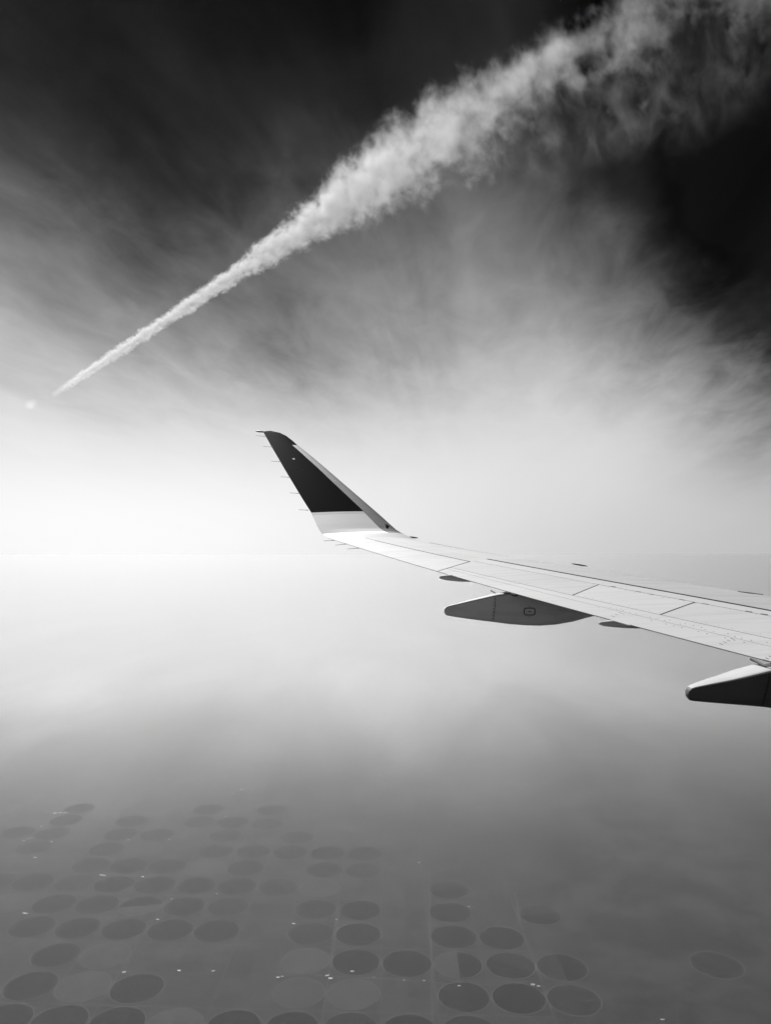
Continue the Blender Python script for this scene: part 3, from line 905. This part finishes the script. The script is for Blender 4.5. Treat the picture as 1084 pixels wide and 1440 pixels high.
# ---- flap track fairings
def under_z(X, Y):
    T, Lp = edges(Y); c = (X - T.x) / (Lp.x - T.x)
    return S(Y, min(max(c, 0.0), 1.0), 0.0, True).z
def fairing(name, Yf, w, prof, label, m, nose_extra=None, cap=True, taper=70.0):
    """prof: list of (px, top px, bottom px) on the near side; stations run from the tail forward"""
    st = []
    Yn = Yf - w
    fs = []
    for (px, t, b_) in prof:
        q_ = min(1.0, (px - prof[0][0]) / taper)
        f0 = 0.22 + 0.78 * q_ ** 0.8
        Ye = Yf - w * f0
        pt, pb = at_y(px, t, Ye), at_y(px, b_, Ye)
        st.append([pb.x, pt.z, pb.z]); fs.append(f0)
    if nose_extra: st += nose_extra; fs += [1.0] * len(nose_extra)
    st2 = []
    n = 44
    xs = [s[0] for s in st]
    for i in range(n + 1):
        tt = i / n
        x = xs[0] + (xs[-1] - xs[0]) * (tt ** 1.25)
        zt = float(np.interp(x, xs, [s[1] for s in st])); zb = float(np.interp(x, xs, [s[2] for s in st]))
        st2.append((x, zt, zb))
    rings_ = []
    L = xs[-1] - xs[0]
    for (x, zt, zb) in st2:
        T, Lp = edges(Yf)
        if x > T.x + 0.06:
            zt = max(under_z(x, Yf) + 0.015, zb + 0.01)
        f0 = float(np.interp(x, xs, fs)); f1 = min(1.0, ((xs[-1] - x) / (0.4 * L)) ** 0.6 + 0.08)
        ww = w * f0 * f1
        zc, hh = (zt + zb) / 2, max((zt - zb) / 2, 0.004)
        r = []
        for k in range(32):
            a = 2 * math.pi * k / 32
            ca, sa = math.cos(a), math.sin(a)
            e = (2 / 9.0 if cap else 2 / 1.6) if sa > 0 else 2 / 3.2
            r.append(Vector((x, Yf + ww * math.copysign(abs(ca) ** e, ca), zc + hh * math.copysign(abs(sa) ** e, sa))))
        rings_.append(r)
    o = ring_mesh(name, rings_, m, wing, True, 60)
    o['label'] = label
    # thin added plate painting the sunlit top of the tail in wing paint
    caps = []
    for r, (x, zt, zb) in zip(rings_, st2):
        T, Lp = edges(Yf)
        if cap and xs[0] + 0.012 < x < T.x + 0.10:
            top = [r[k] for k in range(3, 14)]
            caps.append([p + Vector((0, 0, 0.0025)) for p in top] + [p - Vector((0, 0, 0.003)) for p in reversed(top)])
    if caps:
        k_ = ring_mesh('sunlit_top_plate', caps, M_wing, wing, True, 60)
        k_.parent = o
    return o, Yn

F1 = [(624.6, 857.0, 862.0), (625.6, 855.0, 864.3), (627.6, 853.6, 865.6), (632, 852.0, 866.6), (640, 850.2, 868.0), (660, 845.2, 871.2), (696, 836.8, 876.0), (717, 833.4, 878.8), (740, 838, 880.6), (760, 843, 881.1), (782, 849, 879.8), (808.6, 856, 875.4), (828, 861, 870.0), (843, 865, 866.4)]
fair1, Yn1 = fairing('flap_track_fairing', 7.65, 0.11, F1, 'grey canoe fairing with the oval access mark', M_fair)
F2 = [(968.2, 973.0, 981.5), (969.2, 970.8, 984.0), (971.5, 968.8, 986.0), (977.5, 966.6, 987.3), (1000, 961.8, 990.0), (1028, 956.3, 993.0), (1055, 950.0, 995.8), (1084, 943.0, 998.6)]
p_end = at_y(1084, 998.6, 4.58 - 0.125)
zt_end = at_y(1084, 943, 4.58 - 0.125).z
extra = [[p_end.x + 0.3, zt_end + 0.02, p_end.z - 0.045], [p_end.x + 0.6, zt_end, p_end.z - 0.05], [p_end.x + 0.85, zt_end, p_end.z - 0.01], [p_end.x + 1.08, zt_end, p_end.z + 0.09], [p_end.x + 1.26, zt_end, under_z(p_end.x + 1.26, 4.58) - 0.0]]
fair2, Yn2 = fairing('flap_track_fairing', 4.58, 0.125, F2, 'canoe fairing with shade painted dark on its side, cut by the right edge', mat('shaded_fairing_paint', 0.1, 0.6, spec=0.25, build=dirt(2.5, 0.25, 0.085)), extra, taper=95.0)  # shade of the near side is painted into the dark body colour
H1 = [(617.2, 811.6, 812.6), (619, 810.0, 814.0), (627, 808.6, 816.0), (634, 808.0, 816.9), (648, 812.5, 818.2), (662, 817.0, 818.3)]
fairing('hinge_fairing', 8.62, 0.035, H1, 'small hinge fairing nearer the winglet', M_hinge, cap=False, taper=14.0)
H2 = [(841.8, 876.0, 877.6), (844, 874.8, 879.0), (850, 873.8, 880.8), (862, 872.0, 882.2), (882, 877.5, 883.9), (904, 882.8, 884.3)]
fairing('hinge_fairing', 5.80, 0.03, H2, 'small hinge fairing between the two canoe fairings', M_hinge, cap=False, taper=18.0)

# markings, fasteners and seals on the fairings
def near_y(px, py, Y):
    return at_y(px, py, Y)
def strip3(name, pts, wd, m, parent, dy=-0.0015, th=0.003, closed=False):
    """flat ribbon through pts lying in a plane of constant Y"""
    n = len(pts); v, f = [], []
    for i, p in enumerate(pts):
        a = pts[(i - 1) % n] if closed or i > 0 else p
        b_ = pts[(i + 1) % n] if closed or i < n - 1 else p
        t = (b_ - a).normalized(); nn = Vector((-t.z, 0, t.x))
        for s in (-1, 1):
            for d in (0, th):
                v.append(p + nn * (wd / 2 * s) + Vector((0, dy + d, 0)))
    for i in range(n if closed else n - 1):
        a, b_ = 4 * i, 4 * ((i + 1) % n)
        f += [(a, a + 2, b_ + 2, b_), (a + 1, a + 3, b_ + 3, b_ + 1), (a, a + 1, b_ + 1, b_), (a + 2, a + 3, b_ + 3, b_ + 2)]
    if not closed:
        f += [(0, 1, 3, 2), (4 * n - 4, 4 * n - 3, 4 * n - 1, 4 * n - 2)]
    base = parent_offset(parent)
    return mesh_obj(name, [q - base for q in v], f, m, parent)
def parent_offset(p):
    return WING_O
ov = []
for k in range(36):
    a = 2 * math.pi * k / 36
    x = 3.2 * math.cos(a) + 4.4 * max(-1, min(1, 3 * math.cos(a))); z = 3.2 * math.sin(a) + 1.7 * max(-1, min(1, 3 * math.sin(a)))
    ov.append(at_y(744.3 + x, 860 + z, Yn1 - 0.002))
strip3('access_mark', ov, 0.0085, M_mark, fair1, closed=True)['label'] = 'black rounded oval ring'
for a in range(8):
    th = 2 * math.pi * a / 8
    x0, z0 = math.cos(th), math.sin(th)
    r0 = (9.6, 6.4); r1 = (11.2, 8.0)
    if a not in (2, 6): continue
    strip3('tick_mark', [at_y(744.3 + x0 * r0[0], 860 + z0 * r0[1], Yn1 - 0.002), at_y(744.3 + x0 * r1[0], 860 + z0 * r1[1], Yn1 - 0.002)], 0.005, M_mark, fair1)
strip3('centre_mark', [at_y(742.8, 860, Yn1 - 0.002), at_y(745.8, 860, Yn1 - 0.002)], 0.008, M_mark, fair1)
strip3('panel_seam', [at_y(696.4, 840, Yn1 - 0.0015), at_y(695.5, 855, Yn1 - 0.0015), at_y(693.0, 873, Yn1 - 0.0015)], 0.003, M_mark, fair1)
for k in range(7):
    y = 842 + k * 4.6
    x = 694.8 - (y - 842) * 0.09
    strip3('fastener', [at_y(x - 0.5, y, Yn1 - 0.002), at_y(x + 0.5, y, Yn1 - 0.002)], 0.007, M_mark, fair1)
strip3('seam', [at_y(1083, 945.5, Yn2 - 0.002), at_y(1079, 965, Yn2 - 0.002), at_y(1071, 994, Yn2 - 0.002)], 0.003, M_mark, fair2)
for k in range(9):
    t = k / 8
    y = 947 + t * 46; x = 1080.5 - 10 * t ** 1.5
    strip3('fastener', [at_y(x - 0.8, y, Yn2 - 0.002), at_y(x + 0.8, y, Yn2 - 0.002)], 0.006, M_mark, fair2)

# dark seals where the canoe fairings run into the flap
def bar(name, pts, r, m):
    rings_ = []
    for i, p in enumerate(pts):
        t = (pts[min(i + 1, len(pts) - 1)] - pts[max(i - 1, 0)]).normalized()
        sd = t.cross(Vector((0, 0, 1))).normalized(); uu = sd.cross(t)
        rings_.append([p + sd * (r * math.cos(k * math.pi / 3)) + uu * (r * math.sin(k * math.pi / 3)) for k in range(6)])
    return ring_mesh(name, rings_, m, wing, True, 60)
def te_at(px, py, off=0.0):
    Y = on_edge(px, py, A_TE, B_TE)[0]
    return at_y(px, py, Y - off)
bar('flap_seal', [te_at(690, 830.5), te_at(695, 833.5), te_at(699, 835.6, 0.03), te_at(709, 834.5, 0.05), te_at(717, 833.6, 0.06)], 0.007, M_core)
bar('flap_seal', [te_at(718, 834.5, 0.05), te_at(722, 837, 0.05), te_at(727, 837.2, 0.02)], 0.011, M_core)
bar('flap_seal', [te_at(1055, 927), te_at(1062, 930, 0.01), te_at(1075, 936.2, 0.05), te_at(1090, 935.8, 0.08), te_at(1110, 938.5, 0.08)], 0.008, M_core)

# hinge brackets on the spoiler line
for x, y in [(862, 825), (897, 832.3), (915, 835.8), (958, 843.5), (991, 849.5), (1052, 860.2), (1074, 864)]:
    Y, c = inv(x, y)
    patch('hinge_bracket', Y - 0.022, Y - 0.022, Y + 0.022, Y + 0.022, lambda Yy: c - 0.0035, lambda Yy: c + 0.0035, M_rivet, lift=0.004, gap=(0, 0, 0, 0), nu=1, nv=1)

# rows of rivets
rv, rf = [], []
def rivet(Y, c, r=0.0045, h=0.0012):
    T, Lp = edges(Y); ch = (Lp - T).length
    p = S(Y, c, h); ex = (S(Y, c + 0.01, h) - p).normalized(); ey = (S(Y + 0.02, c, h) - p).normalized()
    k0 = len(rv)
    for k in range(6):
        a = math.pi * k / 3
        rv.append(p + ex * (r * math.cos(a)) + ey * (r * math.sin(a)))
    n = ex.cross(ey); n = n if n.z > 0 else -n
    for k in range(6):
        rv.append(rv[k0 + k] - n * 0.002)
    rf.append(tuple(k0 + k for k in range(6)))
    for k in range(6):
        rf.append((k0 + k, k0 + (k + 1) % 6, k0 + 6 + (k + 1) % 6, k0 + 6 + k))
rnd = random.Random(5)
Y = 2.4
while Y < 6.6:
    for dc in (0.012, 0.026):
        if rnd.random() < 0.6: rivet(Y, c_B(Y) + dc, 0.004)
    if rnd.random() < 0.5: rivet(Y + 0.03, c_B(Y) - 0.02)
    Y += 0.075
Y = 2.4
while Y < 8.2:
    if rnd.random() < 0.7: rivet(Y, c_A(Y) + 0.02, 0.004)
    if rnd.random() < 0.55: rivet(Y, c_hinge(Y) - 0.02, 0.004)
    Y += 0.11
Y = Yah1 - 0.3
while Y < 11.0:
    if rnd.random() < 0.8: rivet(Y, c_ail(Y) + 0.05, 0.006)
    Y += 0.1
for x0, y0, n in [(860, 866, 7), (1012, 905, 9), (1066, 930, 8)]:
    for k in range(n):
        Yr, cr = inv(x0 + k * 2.6, y0 - k * 1.2 + (k % 2) * 2.2)
        rivet(Yr, cr, 0.005)
o = mesh_obj('rivet_row', [p - WING_O for p in rv], rf, M_rivet, wing)
o['kind'] = 'stuff'
